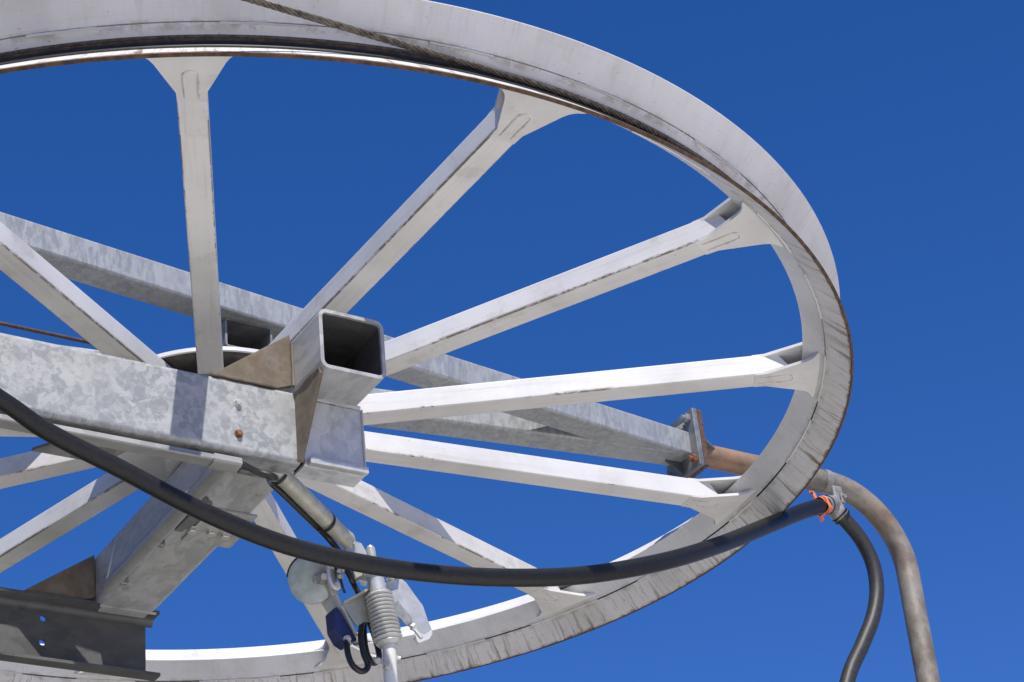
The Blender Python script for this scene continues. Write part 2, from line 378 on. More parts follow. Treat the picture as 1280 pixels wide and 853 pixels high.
# weld beads bridging the seams
PH = -1.59097807 - R(25); NS = 13; DA = 2 * math.pi / NS
def bead_arc(fn, a0, a1, off, rad, lump):
    pts = []; n = max(6, int((a1 - a0) * 2.0 / .012))
    for i in range(n + 1):
        a = a0 + (a1 - a0) * i / n
        rr, z = fn(off + .0025 * mnoise.noise(Vector((a * 25, off, 3))), -.0003); pts.append((rr * math.cos(a), rr * math.sin(a), z))
    return MB().tube(pts, rad, 6, lump=lump)
rb = random.Random(3)
for k in range(NS):
    for j in range(2):
        a = PH + DA * (k + j * .5) + rb.uniform(-.03, .03); ln = DA * rb.uniform(.10, .17)
        bead_arc(lp, a - ln, a + ln, .0, .0034, .5).build('weld_bead', 'paint_white', low)
        ln = DA * rb.uniform(.09, .15)
        bead_arc(upx, a - ln + .11, a + ln + .11, -.003, .0036, .4).build('weld_bead', 'paint_white', upf)
# thin butt joints across the lower flange
# spokes, gusset plates
sp_me = MB().box((.24, -.040, .014), (1.908, .040, .088), .005, 3)
for v in sp_me.bm.verts:
    if v.co.x > 1.5: v.co.x -= .050 * (v.co.z - .014) / .074
spoke0 = sp_me.build('spoke', 'paint_spoke', wheel)
def gus_poly():
    side = [(1.775, .0385), (1.815, .0405), (1.86, .060), (1.905, .079), (1.935, .092), (1.953, .103), (1.966, .119), (1.974, .140)]
    arc = []
    for i in range(9):
        a = .0725 * (1 - i / 4); arc.append((1.9868 * math.cos(a), 1.9868 * math.sin(a)))
    return [(r_, w) for r_, w in side] + arc + [(r_, -w) for r_, w in side[::-1]]
GP = gus_poly()
gl0 = MB().prism([(x, y, .0128) for x, y in GP], (0, 0, .010)).build('gusset_plate', 'paint_white', wheel)
gu0 = MB().prism([(x, y, .0792) for x, y in GP], (0, 0, .010)).build('gusset_plate', 'paint_white', wheel)
sl_path = [(1.79, .019, .0126)] + [(1.885 + .019 * math.sin(t), .019 * math.cos(t), .0126) for t in [math.pi * i / 8 for i in range(9)]] + [(1.79, -.019, .0126)]
wb0 = MB().tube(spline(sl_path, 4), .0034, 6, lump=.9).build('weld_bead', 'weld_grime', gl0)
tr_path = [(1.80, .0415, .0145), (1.815, .044, .0135)]
def cp(o, parent, rz=None):
    c = o.copy(); COL.objects.link(c); c.parent = parent
    if rz is not None: c.rotation_euler = (0, 0, rz)
    return c
for k in range(NS):
    a = PH + DA * k
    if k == 0:
        for o in (spoke0, gl0, gu0): o.rotation_euler = (0, 0, a)
    else:
        cp(spoke0, wheel, a); gl = cp(gl0, wheel, a); cp(gu0, wheel, a); cp(wb0, gl)
# hub
MB().revolve([(.10, .099), (.386, .099), (.388, .102), (.388, .108), (.386, .111), (.10, .111)], 96).build('hub_plate', 'hub_shade', wheel)
MB().revolve([(.10, -.009), (.391, -.009), (.395, -.006), (.395, .002), (.391, .005), (.10, .005)], 96).build('hub_plate', 'paint_white', wheel)
MB().revolve([(.386, .0985), (.395, .0985), (.395, .1115), (.386, .1115)], 96).build('hub_plate_edge', 'paint_white', wheel)
MB().revolve([(.05, -.108), (.16, -.108), (.16, -.06), (.135, -.05), (.135, .185), (.05, .185)], 64).build('hub_barrel', 'paint_white', wheel)

# ------------------------------------------------------------------ haul rope (six twisted strands)
def rope_points():
    RR = 1.991; zc = .0455; pts = []
    n = 260
    for i in range(n): pts.append(Vector((-11 + 11 * i / n, -RR, zc)))
    for i in range(300):
        a = -math.pi / 2 + math.pi * i / 300; pts.append(Vector((RR * math.cos(a), RR * math.sin(a), zc)))
    for i in range(n + 1): pts.append(Vector((-11 * i / n, RR, zc)))
    out = []; step = .014
    cur = pts[0]; j = 1; out.append(cur.copy())
    while j < len(pts):
        d = (pts[j] - cur).length
        if d >= step: cur = cur + (pts[j] - cur) * (step / d); out.append(cur.copy())
        else: j += 1
    return out
rp = rope_points(); rope = MB()
for sidx in range(6):
    path = []
    for i, p in enumerate(rp):
        t = (rp[min(i + 1, len(rp) - 1)] - rp[max(i - 1, 0)]).normalized(); zz = Vector((0, 0, 1)); sd = t.cross(zz)
        a = i * .014 / .125 * 2 * math.pi + sidx * math.pi / 3
        path.append(p + (zz * math.cos(a) + sd * math.sin(a)) * .0068)
    rope.tube([p + O for p in path], .0032, 6)
core = MB().tube([p + O for p in rp[::4]], .0056, 8)
rope = rope.build('haul_rope', 'rope_steel', None, (-11, -1.991, .0455 + GZ), smooth=60)
core.build('rope_core', 'cable_black', rope, (-11, -1.991, .0455 + GZ))
tag(rope, 'dark twisted steel haul rope running into the groove of the white wheel', 'rope')

# ------------------------------------------------------------------ support frame under the wheel
fr = thing('steel_framework', 'galvanised steel framework of beams and box tube just below the white wheel', 'framework', Z((0, 0, -.535)))
FO = Vector(fr.location)
UL = -3.3
def chan_prof(n_web, back, zb, zt, t=.010, r=.018):     # channel section in (n, z): web at n_web, flanges towards 'back'
    sg = 1 if back > n_web else -1
    o = []
    def arc(cn, cz, rr, a0, a1, k=6):
        return [(cn + sg * rr * math.cos(R(a0 + (a1 - a0) * i / (k - 1))), cz + rr * math.sin(R(a0 + (a1 - a0) * i / (k - 1)))) for i in range(k)]
    o += [(back, zb)] + arc(n_web + sg * r, zb + r, r, 270, 180) + arc(n_web + sg * r, zt - r, r, 180, 90) + [(back, zt)]
    ri = r - t
    o += [(back, zt - t)] + arc(n_web + sg * r, zt - r, ri, 90, 180) + arc(n_web + sg * r, zb + r, ri, 180, 270) + [(back, zb + t)]
    return o
pr = chan_prof(.828, .752, -.535, -.300, .009, .016)
fb = MB().prism([Z((UL, -n, z)) for n, z in pr], (-.118 - UL, 0, 0)).build('front_beam', 'galvanised_spangle', fr, FO)
m0 = MB()
for zz, mt in ((-.379, 'bolt_zinc'), (-.479, 'rusty_steel')):
    MB().lathe([(0, .013), (.002, .013)], Z((-.313, -.8285, zz)), (0, -1, 0), 16).hexbolt(Z((-.313, -.8305, zz)), (0, -1, 0), .0098, .010).build('bolt', mt, fb, FO)
for uu in (-1.25, -2.2):
    for zz in (-.379, -.479): MB().hexbolt(Z((uu, -.8285, zz)), (0, -1, 0), .0098, .011).build('bolt', 'bolt_zinc', fb, FO)
pr = chan_prof(.8265, .752, -.537, -.3135, .009, .008)
ep = MB().prism([Z((-.106, -n, z)) for n, z in pr], (.194, 0, 0)).build('end_block', 'galvanised_post', fr, FO)
MB().box(Z((-.098, -.850, -.5385)), Z((.0885, -.8268, -.519)), .0008, 1).build('sunlit_edge_strip', 'zinc_bright', ep, FO)  # bottom lip, set proud and bright to stand in for the sunlit edge
MB().tube([Z((-.112, -.829, -.53 + .0225 * i)) for i in range(11)], .0045, 6, lump=.6).build('weld_bead', 'brown_primer', ep, FO)
# rear channel, open towards the front
pr = chan_prof(-.765, -.690, -.540, -.300, .011, .028)
rc = MB()
web_z0, web_z1 = -.540, -.300
# flanges and rounded corners, then a holed web
def arcp(cn, cz, rr, a0, a1, k=6): return [(cn + rr * math.cos(R(a0 + (a1 - a0) * i / (k - 1))), cz + rr * math.sin(R(a0 + (a1 - a0) * i / (k - 1)))) for i in range(k)]
rr_, t_ = .032, .011
nb = -.765
top = [(-.690, -.300)] + arcp(nb + rr_, -.300 - rr_, rr_, 90, 180) + arcp(nb + rr_, -.300 - rr_, rr_ - t_, 180, 90) + [(-.690, -.300 - t_)]
bot = [(-.690, -.540)] + arcp(nb + rr_, -.540 + rr_, rr_, 270, 180) + arcp(nb + rr_, -.540 + rr_, rr_ - t_, 180, 270) + [(-.690, -.540 + t_)]
rch = MB().prism([Z((UL, -n, z)) for n, z in top], (.098 - UL, 0, 0)).prism([Z((UL, -n, z)) for n, z in bot], (.098 - UL, 0, 0))
def at_n2(x, y, n):
    p = at_n(x, y, n); return p.x, p.z
holes = []
for hx, hy in ((54, 773), (53, 803)):
    cx, cz = at_n2(hx, hy, nb + t_)
    holes.append([(cx + .0115 * math.cos(a), -nb - t_, cz + .0115 * math.sin(a)) for a in [2 * math.pi * i / 16 for i in range(16)]])
zlo, zhi = -.540 + rr_ + GZ, -.300 - rr_ + GZ
rch.holed([(-1.2, -nb - t_, zlo), (.072, -nb - t_, zlo), (.072, -nb - t_, zhi), (-1.2, -nb - t_, zhi)], holes, (0, t_, 0))
rch.box((UL, -nb - t_, zlo), (-1.2, -nb, zhi))
rch = rch.build('rear_channel', 'galvanised_dark', fr, FO)
# cross beam: one square tube over both longitudinals, open at the near end
CU, CW = -.0245, .212
MB().hollow(CW - .0236, .199 - .0236, .0008, .014, 1.90, basis(Z((CU, -.994, -.2125)), (0, 1, 0), (1, 0, 0), (0, 0, 1))).build('inner_shade_sleeve', 'galvanised_dark', fr, FO)  # dark sleeve puts the shade inside the open tube into its colour
cb = MB().hollow(CW, .199, .0115, .026, 1.92, basis(Z((CU, -1.003, -.2125)), (0, 1, 0), (1, 0, 0), (0, 0, 1))).build('cross_beam', 'galvanised_box', fr, FO)
MB().box(Z((CU - .0935, -.70, -.3)), Z((CU + .0935, -.69, -.125))).build('light_stop', 'galvanised_dark', cb, FO)  # added plate that blocks light inside the tube and darkens the opening
# bright cut edge of the open end
# splice plate with hexagon bolts below the cross beam
spl = MB().prism([Z((-.066, -.105, -.3125)), Z((-.066, .132, -.3125)), Z((.103, .128, -.3125)), (.103, .03, -.3125 + GZ), (.092, .028, -.3125 + GZ), (.092, -.105, -.3125 + GZ)], (0, 0, -.010), .001).build('splice_plate', 'galvanised_box', cb, FO)
for q in ((258, 645), (275, 652), (240, 661), (264, 664), (281, 668)):
    d = ray(*q); p = CAM + d * ((-.3225 + GZ - CAM.z) / d.z)
    MB().lathe([(0, .0205), (.0025, .0205)], p, (0, 0, -1), 16).hexbolt(p + Vector((0, 0, -.0025)), (0, 0, -1), .0165, .013).build('bolt', 'bolt_zinc', spl, FO)
MB().box(Z((-.128, -.16, -.340)), Z((-.100, .045, -.3125)), .003, 1).box(Z((-.096, -.14, -.330)), Z((-.078, .04, -.3125)), .003, 1).build('guide_bar', 'galvanised_worn', cb, FO)
MB().box(Z((-.09, -.37, -.322)), Z((.06, -.345, -.3125)), .003, 1).build('weld_strip', 'galvanised_worn', cb, FO)
cdt = [Z((-.158, -.74, -.325)), Z((-.158, .02, -.325)), Z((-.158, .25, -.325))]
MB().tube(cdt, .027, 20).build('conduit', 'galvanised_conduit', fr, FO)
MB().tube([Z((-.158, .245, -.325)), Z((-.158, .52, -.325))], .0225, 20).build('conduit', 'galvanised_conduit', fr, FO)
for yy in (.14, .44): MB().box(Z((-.150, yy, -.345)), Z((-.118, yy + .018, -.318)), .003, 1).build('conduit_bracket', 'galvanised_worn', fr, FO)
# brown stiffener plates
def vplate(pts, n, t, name, mat): return MB().prism([Z((u, -n, z)) for u, z in pts], (0, t, 0), .0015).build(name, mat, fr, FO)
vplate([(-.392, -.299), (-.136, -.106), (-.133, -.150), (-.133, -.280), (-.182, -.299)], .8265, .014, 'stiffener_plate', 'brown_primer')
vplate([(-.392, -.299), (-.136, -.120), (-.133, -.280), (-.182, -.299)], -.700, .014, 'stiffener_plate', 'brown_primer')
vplate([(-.392, -.299), (-.136, -.110), (-.133, -.280), (-.182, -.299)], -.760, .012, 'stiffener_plate', 'brown_primer')
MB().prism([Z((-.131, -.829, -.313)), Z((-.131, -.990, -.313)), Z((-.131, -.990, -.325)), Z((-.131, -.845, -.535)), Z((-.131, -.829, -.535))], (.013, 0, 0), .0015).build('stiffener_plate', 'brown_primer', fr, FO)
MB().tube([Z((-.1335, -.832, -.285 + .0165 * i)) for i in range(10)], .0052, 6, lump=.7).build('weld_bead', 'brown_primer', fr, FO)
MB().tube([Z((-.392 + .018 * i, -.831, -.2995)) for i in range(12)], .004, 6, lump=.7).build('weld_bead', 'brown_primer', fr, FO)
MB().tube([Z((-.10 + .0165 * i, -.831, -.3135)) for i in range(12)], .0055, 6, lump=.6).build('weld_bead', 'galvanised_post', fr, FO)
MB().tube([Z((-.131, -.990 + .0165 * i, -.3115)) for i in range(11)], .0045, 6, lump=.8).build('weld_bead', 'brown_primer', fr, FO)
MB().tube([Z((.089, -.829, -.53 + .0215 * i)) for i in range(11)], .0035, 6, lump=.7).build('weld_bead', 'galvanised_post', fr, FO)
MB().tube([Z((-.12 + .0185 * i, .690, -.3125)) for i in range(12)], .005, 6, lump=.7).build('weld_bead', 'galvanised_box', fr, FO)
# cable tray slung below the front beam
tr = MB().prism([Z((UL, -n, z)) for n, z in [(.815, -.551), (.818, -.566), (.810, -.571), (.775, -.571), (.775, -.568), (.809, -.568), (.814, -.564), (.811, -.551)]], (-.375 - UL, 0, 0)).build('cable_tray', 'galvanised_conduit', fr, FO)
MB().prism([Z((-.385, -n, z)) for n, z in [(.8190, -.549), (.8225, -.568), (.812, -.5745), (.772, -.5745), (.772, -.572), (.8105, -.572), (.8190, -.566), (.8155, -.549)]], (.085, 0, 0)).build('tray_cover', 'galvanised_conduit', tr, FO)
for uu in (-.45, -.95, -1.7, -2.6): MB().box(Z((uu, -.795, -.570)), Z((uu + .03, -.780, -.536))).build('tray_hanger', 'galvanised_dark', tr, FO)
MB().prism([Z((-.865, -.675, -.565)), Z((-.80, -.772, -.565)), Z((-.62, -.772, -.565)), Z((-.66, -.675, -.565))], (0, 0, .010), .001).build('tray_bracket', 'galvanised_worn', tr, FO)
MB().box(Z((-.74, -.772, -.555)), Z((-.70, -.70, -.45))).build('tray_hanger', 'galvanised_dark', tr, FO)

# ------------------------------------------------------------------ upper arm frame above the wheel
ua = thing('upper_arm', 'pair of galvanised box arms meeting at a bolted end plate above the wheel', 'support arm', Z((0, 0, .19)))
UO = Vector(ua.location)
def arm(u0, n0, u1, n1, z0, z1, w, name, mat):
    d = Vector((u1 - u0, -(n1 - n0), 0)); L = d.length; d.normalize(); sd = Vector((-d.y, d.x, 0))
    return MB().hollow(w, z1 - z0, .006, .010, L, basis(Z((u0, -n0, (z0 + z1) / 2)), d, sd, (0, 0, 1))).build(name, mat, ua, UO)
A_ = lambda u: .2455 - .131 * u
B_ = lambda u: -.2415 + .1237 * u
arm(UL, A_(UL), 1.921, A_(1.921), .298, .398, .104, 'arm_beam', 'galvanised_arm')
arm(UL, B_(UL), 1.9, B_(1.9), .2965, .3965, .112, 'brace_beam', 'galvanised_arm')
MB().hollow(.168, .108, .007, .012, .54, basis(Z((.008, -.262, .2435)), (0, 1, 0), (1, 0, 0), (0, 0, 1))).build('cross_tube', 'galvanised_worn', ua, UO)
MB().lathe([(0, .11), (.004, .11)], Z((0, 0, .1855)), (0, 0, 1), 32).build('bearing_cap', 'galvanised_dark', ua, UO)
pl = MB().box(Z((1.922, -.088, .236)), Z((1.944, .122, .478)), .002, 1).build('end_plate', 'galvanised_worn', ua, UO)
for n, z, mt in ((.060, .445, 'bolt_grey'), (.066, .268, 'rusty_steel'), (-.098, .445, 'bolt_grey'), (-.098, .268, 'bolt_grey')):
    bo = MB().hexbolt(Z((1.9215, -n, z)), (-1, 0, 0), .017, .016); bo.lathe([(0, .009), (.034, .009)], Z((1.9215, -n, z)), (-1, 0, 0), 12)
    bo.build('bolt', mt, pl, UO)
MB().prism([Z((1.9215, -.03, .3985)), Z((1.9215, -.03, .445)), Z((1.86, -.02, .3985))], (0, .010, 0)).build('rib', 'galvanised_worn', pl, UO)
MB().prism([Z((1.9215, .02, .2955)), Z((1.9215, .02, .245)), Z((1.85, .02, .2955))], (0, .010, 0)).build('rib', 'galvanised_dark', pl, UO)

# ------------------------------------------------------------------ curved pipe carried by the end plate
cpz = thing('curved_pipe', 'rust-stained steel pipe curving down from the arm end plate', 'pipe', Z((1.947, 0, .335)))
PO = Vector(cpz.location)
pp = [Vector((1.97, 0, .336)), Vector((2.3, 0, .334)), Vector((2.5, 0, .333))]
rb_ = .335; cx_, cz_ = 2.600, .333 - rb_
for i in range(19):
    a = R(90 - 92.0 * i / 18); pp.append(Vector((cx_ + rb_ * math.cos(a), 0, cz_ + rb_ * math.sin(a))))
pp += [Vector((2.93, 0, -.25)), Vector((2.925, 0, -.6)), Vector((2.92, 0, -2.0)), Vector((2.92, 0, -GZ + .02))]
pipe = MB().tube([Z(p) for p in pp], .0445, 28).build('pipe_run', 'rusty_pipe', cpz, PO)
MB().box(Z((1.9475, -.086, .238)), Z((1.968, .120, .476)), .002, 1).build('flange_plate', 'rusty_cable', cpz, PO)
MB().prism([Z((1.9685, -.006, .378)), Z((1.9685, -.006, .425)), Z((2.03, -.006, .378))], (0, .012, 0)).build('rib', 'galvanised_worn', cpz, PO)
MB().prism([Z((1.9685, -.043, .345)), Z((1.9685, -.085, .345)), Z((2.04, -.043, .345))], (0, 0, .010)).build('rib', 'galvanised_worn', cpz, PO)
MB().lathe([(0, .11), (.02, .11)], Vector((2.92, 0, .0005)), (0, 0, 1), 28).build('foot_flange', 'galvanised_worn', cpz, PO)

# ------------------------------------------------------------------ hose
HT = [(0, 5.98), (250, 6.10), (480, 6.33), (700, 6.72), (830, 7.14), (900, 7.50), (960, 7.93), (1005, 8.33), (1042, 8.64)]
def hdist(x):
    for (x0, d0), (x1, d1) in zip(HT, HT[1:]):
        if x <= x1: return d0 + (d1 - d0) * (x - x0) / (x1 - x0)
    return HT[-1][1]
hp = [(0, 499), (60, 540), (150, 586), (250, 638), (350, 679), (450, 704), (550, 718), (650, 722.5), (740, 718), (830, 702), (900, 681), (960, 657), (1005, 639), (1034, 631)]
H = [at_d(x, y, hdist(x)) for x, y in hp]
d0 = (H[0] - H[1]).normalized()
H = [Vector((UL + .2, -.98, -.05 + GZ)), Vector((-2.3, -.99, -.10 + GZ)), H[0] + d0 * .45 + Vector((0, 0, -.015))] + H
ho = thing('black_hose', 'thick black rubber hose sagging across the front of the wheel', 'hose', H[3])
HO = Vector(ho.location)
MB().tube(spline(H, 8), .0225, 18, r1=.0305).build('hose_run', 'rubber_hose', ho, HO)
hd = [(1046, 640), (1058, 652), (1077, 676), (1091, 705), (1096, 738), (1091, 772), (1078, 806), (1059, 853)]
HD = [at_n(x, y, .062) for x, y in hd]
HD += [Vector((2.36, -.05, -.85 + GZ)), Vector((2.32, -.03, -1.6 + GZ)), Vector((2.42, -.02, -2.6 + GZ)), Vector((2.6, 0, .03))]
MB().tube(spline(HD, 8), .0285, 18).build('hose_drop', 'rubber_hose_grey', ho, HO)
# elbow coupling and the clamp that holds it to the pipe
ce = at_n(1043, 634, .062)
ax1 = (H[-1] - H[-2]).normalized(); ax2 = (HD[1] - HD[0]).normalized()
el = MB().tube(spline([H[-1] - ax1 * .035, H[-1] - ax1 * .005, ce + (ax1 - ax2) * .012, HD[0] + ax2 * .0, HD[0] + ax2 * .03], 6), .0335, 18)
el = el.build('elbow_coupling', 'clamp_alloy', ho, HO)
for p, a in ((H[-1] - ax1 * .012, ax1), (HD[0] + ax2 * .016, ax2), (HD[0] + ax2 * .030, ax2)):
    MB().lathe([(-.004, .034), (-.004, .0365), (.004, .0365), (.004, .034)], p, a, 20).build('hose_ring', 'cable_black', el, HO)
ck = at_n(1052, 626, .066)
MB().box((ck.x - .036, ck.y - .008, ck.z - .025), (ck.x + .010, ck.y + .016, ck.z + .060), .006, 1).box((ck.x - .014, ck.y - .020, ck.z - .018), (ck.x + .006, ck.y - .008, ck.z + .022), .004, 1).hexbolt((ck.x - .003, ck.y - .020, ck.z + .006), (0, -1, 0), .009, .010).build('pipe_clamp', 'clamp_alloy', ho, HO)
clc = Vector((ck.x - .012, 0, .3335 + GZ))
MB().lathe([(-.014, .0449), (-.014, .0475), (.014, .0475), (.014, .0449)], clc, (1, 0, -.02), 28, cap=False).build('clamp_band', 'clamp_alloy', ho, HO)
# orange strap
sc = at_d(1027, 632.8, hdist(1027)); sa = ax1
up = (Vector((0, 0, 1)) - sa * sa.z).normalized(); sd = sa.cross(up)
def strap_path(turns, r0, off, sl, n=40, ph=0):
    return [sc + sa * (off + sl * i / n) + (up * math.cos(ph + turns * 2 * math.pi * i / n) + sd * math.sin(ph + turns * 2 * math.pi * i / n)) * (r0 + .003 * math.sin(i * .7)) for i in range(n + 1)]
def ribbon(path, wdir, w, th):
    b = bmesh.new(); rows = []
    for i, p in enumerate(path):
        t = (path[min(i + 1, len(path) - 1)] - path[max(i - 1, 0)]).normalized(); wd = (wdir - t * wdir.dot(t)).normalized(); nn = t.cross(wd)
        ww = w * (1 + .25 * math.sin(i * .55))
        rows.append([b.verts.new(p + wd * ww * .5 + nn * th), b.verts.new(p - wd * ww * .5 + nn * th), b.verts.new(p - wd * ww * .5 - nn * th), b.verts.new(p + wd * ww * .5 - nn * th)])
    for i in range(len(rows) - 1):
        for j in range(4): b.faces.new((rows[i][j], rows[i + 1][j], rows[i + 1][(j + 1) % 4], rows[i][(j + 1) % 4]))
    b.faces.new(rows[0][::-1]); b.faces.new(rows[-1]); bmesh.ops.recalc_face_normals(b, faces=b.faces); return b
st = MB().add(ribbon(strap_path(1.15, .0335, -.012, .012), sa, .028, .0012)).add(ribbon(strap_path(1.1, .0365, .004, -.014, ph=1.9), sa, .022, .0012))
tl = [sc + up * .034 - sd * .01, sc + up * .055 - sd * .012 - sa * .006, sc + up * .060 - sd * .016 - sa * .014, sc + up * .054 - sd * .02 - sa * .022]
st.add(ribbon(spline(tl, 5), sa, .024, .0012))
t2 = [sc - up * .033 - sd * .012, sc - up * .047 - sd * .012 - sa * .012, sc - up * .046 - sd * .012 - sa * .030]
st.add(ribbon(spline(t2, 5), sa, .022, .0012))
st = st.build('orange_strap', 'orange_strap', None, sc)
tag(st, 'frayed orange strap tied around the black hose below the pipe', 'strap')

# ------------------------------------------------------------------ rusty cable above the hub
rc_ = MB().tube([Z((UL, .041, .300)), Z((-1.2, .041, .298)), Z((-.078, .041, .293))], .0065, 10)
tag(rc_.build('rusty_cable', 'rusty_cable', None, Z((-.078, .041, .293))), 'thin rusty cable seen between the left spoke and front beam', 'cable')

# ------------------------------------------------------------------ switch unit on its strut
N0 = .45
def dv(x, y, dn=0.0): return at_n(x, y, N0 + dn)
s0 = at_n(338, 581, .742); s1 = dv(434, 676)
sw = thing('tension_switch', 'zinc switch unit with ribbed spring boot hanging below the frame', 'switch', s0)
SO = Vector(sw.location)
sax = (s1 - s0).normalized()
mt_ = MB().tube([s0, s0 + (s1 - s0) * .5, s1], .0265, 20).build('mounting_tube', 'zinc_cream', sw, SO)
MB().tube(spline([dv(432, 668), dv(438, 667), dv(442, 673), dv(442, 681)], 5), .005, 8).build('lifting_eye', 'zinc_bright', mt_, SO)
def dplate(px, name, mat, d0=-.006, d1=.006, bev=.0015, parent=None):
    return MB().prism([dv(x, y, d1) for x, y in px], (0, d1 - d0, 0), bev).build(name, mat, parent or sw, SO)
dplate([(432, 684), (440, 675), (452, 679), (462, 696), (468, 712), (463, 722), (447, 726), (430, 712)], 'mounting_plate', 'zinc_bright', -.03, -.012)
dplate([(441, 712), (462, 704), (464, 715), (443, 724)], 'mounting_plate', 'zinc_cream', -.012, .010)
# round cover
ctr = dv(390, 724, -.055); cax = (Vector((CAM - ctr)).normalized() + Vector((-.40, 0, -.15))).normalized()
cov = MB().lathe([(-.034, .062), (-.034, .0765), (-.004, .0775), (.004, .0745), (.010, .062), (.013, .035), (.0135, .001)], ctr, cax, 40).build('round_cover', 'zinc_blue', sw, SO)
cu = (Vector((0, 0, 1)) - cax * cax.z).normalized(); cs = cax.cross(cu)
MB().box((-.019, -.013, 0), (.019, .013, .024), .003, 1, basis(ctr + RT * .032 - cax * RT.dot(cax) * .032 + cax * .011, (cs + cu * .35).normalized(), (cu - cs * .35).normalized(), cax)).build('hex_nut', 'bolt_grey', cov, SO)
rimp = [ctr + (cu * math.cos(a) + cs * math.sin(a)) * .0785 + cax * -.004 for a in [R(-75 + 6 * i) for i in range(26)]]
MB().tube(rimp, .0032, 6).build('seal', 'cable_black', cov, SO)
MB().prism([dv(367, 708, -.085), dv(390, 688, -.085), dv(412, 690, -.085), dv(416, 735, -.085), dv(385, 738, -.085)], (0, .020, 0), .002).build('cover_tail', 'zinc_blue', cov, SO)
# side plate seen along its edge
e0, e1 = dv(403, 711), dv(446, 797); ed = (e1 - e0).normalized(); en = Vector((0, 1, 0)).cross(ed).normalized()
MB().prism([e0 + Vector((0, -.012, 0)), e1 + Vector((0, -.012, 0)), e1 + Vector((.010, .05, .02)), e1 - ed * .07 + Vector((.02, .10, .02)), e0 + Vector((.012, .10, 0))], en * .0085, .001).build('side_plate', 'zinc_cream', sw, SO)
MB().tube(spline([dv(411, 698, .03), dv(410, 715, .03), dv(414, 730, .03), dv(421, 736, .03)], 5), .007, 8).build('lever', 'zinc_bright', sw, SO)
for q in ((424, 714), (425, 721), (400, 699), (408, 702)): 
    p = dv(*q, .03); MB().lathe([(-.034, .011), (0, .011), (.002, .009)], p, CAM - p, 14).hexbolt(p, CAM - p, .0085, .011).build('bolt', 'bolt_grey', sw, SO)
dplate([(399, 690), (412, 692), (418, 716), (424, 741), (416, 744), (409, 720)], 'lever_plate', 'zinc_bright', .000, .008)
dplate([(412, 700), (430, 706), (432, 716), (416, 712)], 'lever_plate', 'zinc_cream', .008, .016)
dplate([(398, 716), (411, 713), (414, 724), (401, 728)], 'lug', 'bolt_grey', .000, .020)
p = dv(405, 721, .021); MB().hexbolt(p, CAM - p, .0125, .012).build('bolt', 'bolt_grey', sw, SO)
for q in ((417, 708), (427, 711), (421, 733)):
    p = dv(*q, .017); MB().lathe([(-.004, .012), (.001, .012)], p, CAM - p, 14).hexbolt(p, CAM - p, .0088, .012).build('bolt', 'bolt_zinc', sw, SO)
MB().tube(spline([dv(415, 704, .03), dv(423, 716, .03), dv(428, 733, .03), dv(431, 741, .02)], 5), .0042, 8).build('wire', 'cable_black', sw, SO)
# cross plate and right plate
dplate([(428, 756), (463, 737), (471, 752), (471, 776), (456, 777), (447, 783)], 'cross_plate', 'zinc_cream', -.004, .006)
MB().prism([dv(428, 756, .006), dv(463, 737, .006), dv(464, 733, .035), dv(430, 751, .035)], (0, 0, -.008), .001).build('cross_flange', 'zinc_cream', sw, SO)
dplate([(444, 745), (452, 738), (462, 733), (466, 738), (440, 752)], 'cross_plate', 'zinc_bright', -.05, -.04)
rpt = [(474, 735), (484, 727), (500, 722), (508, 728), (517, 741), (529, 757), (535, 775), (540, 787), (531, 793), (521, 789), (511, 780), (492, 762), (480, 757)]
rpl = dplate(rpt, 'right_plate', 'zinc_bright', -.010, .002)
MB().prism([dv(484, 727, .0), dv(500, 722, .0), dv(499, 717, .03), dv(484, 722, .03)], (0, .010, 0), .001).build('plate_lip', 'zinc_bright', rpl, SO)
MB().prism([dv(521, 789, .003), dv(531, 793, .003), dv(540, 787, .003), dv(541, 792, .003), (dv(537, 799, .003)), dv(524, 804, .003), dv(518, 799, .003)], (0, .012, 0), .001).build('plate_lip', 'galvanised_post', rpl, SO)
MB().prism([dv(492, 752, .012), dv(497, 750, .012), dv(515, 772, .012), dv(516, 778, .012), dv(509, 782, .012), dv(494, 768, .012)], (0, .008, 0), .002).build('slide_plate', 'bolt_grey', rpl, SO)
p = dv(516, 784, .018); MB().hexbolt(p, Vector((.25, -1, -.55)), .0125, .012).tube([p, dv(527, 798, .03)], .006, 10).build('bolt', 'bolt_zinc', rpl, SO)
# spring boot, its tube, the rod
b0, b1 = dv(473, 741, .045), dv(486.5, 808, .045); ba = (b1 - b0).normalized(); BL = (b1 - b0).length
prof = [(0, .020), (.001, .034)]
NR = 12
for i in range(NR * 8 + 1):
    t = i / (NR * 8); prof.append((.004 + t * (BL - .022), .0375 + .0035 * t + .0042 * math.cos(t * NR * 2 * math.pi + math.pi)))
prof += [(BL - .012, .0385), (BL - .004, .032), (BL, .020)]
MB().lathe(prof, b0, ba, 36).build('spring_boot', 'boot_grey', sw, SO)
t0 = dv(466.5, 708, .045)
tb = MB().lathe([(0, .020), (.006, .0255), ((b0 - t0).length + .006, .0255)], t0, b0 - t0, 26).build('guide_tube', 'zinc_bright', sw, SO)
tc = t0 + (b0 - t0) * .22; ta = (b0 - t0).normalized()
MB().lathe([(-.020, .0262), (-.020, .032), (.016, .032), (.016, .0262)], tc, ta, 26).build('tube_collar', 'zinc_bright', tb, SO)
up_ = ta.orthogonal().normalized(); s_ = ta.cross(up_)
MB().tube([tc + (up_ * math.cos(a) + s_ * math.sin(a)) * .040 + ta * .012 * math.sin(a) for a in [2 * math.pi * i / 30 for i in range(31)]], .0032, 8).build('clip_ring', 'zinc_bright', tb, SO)
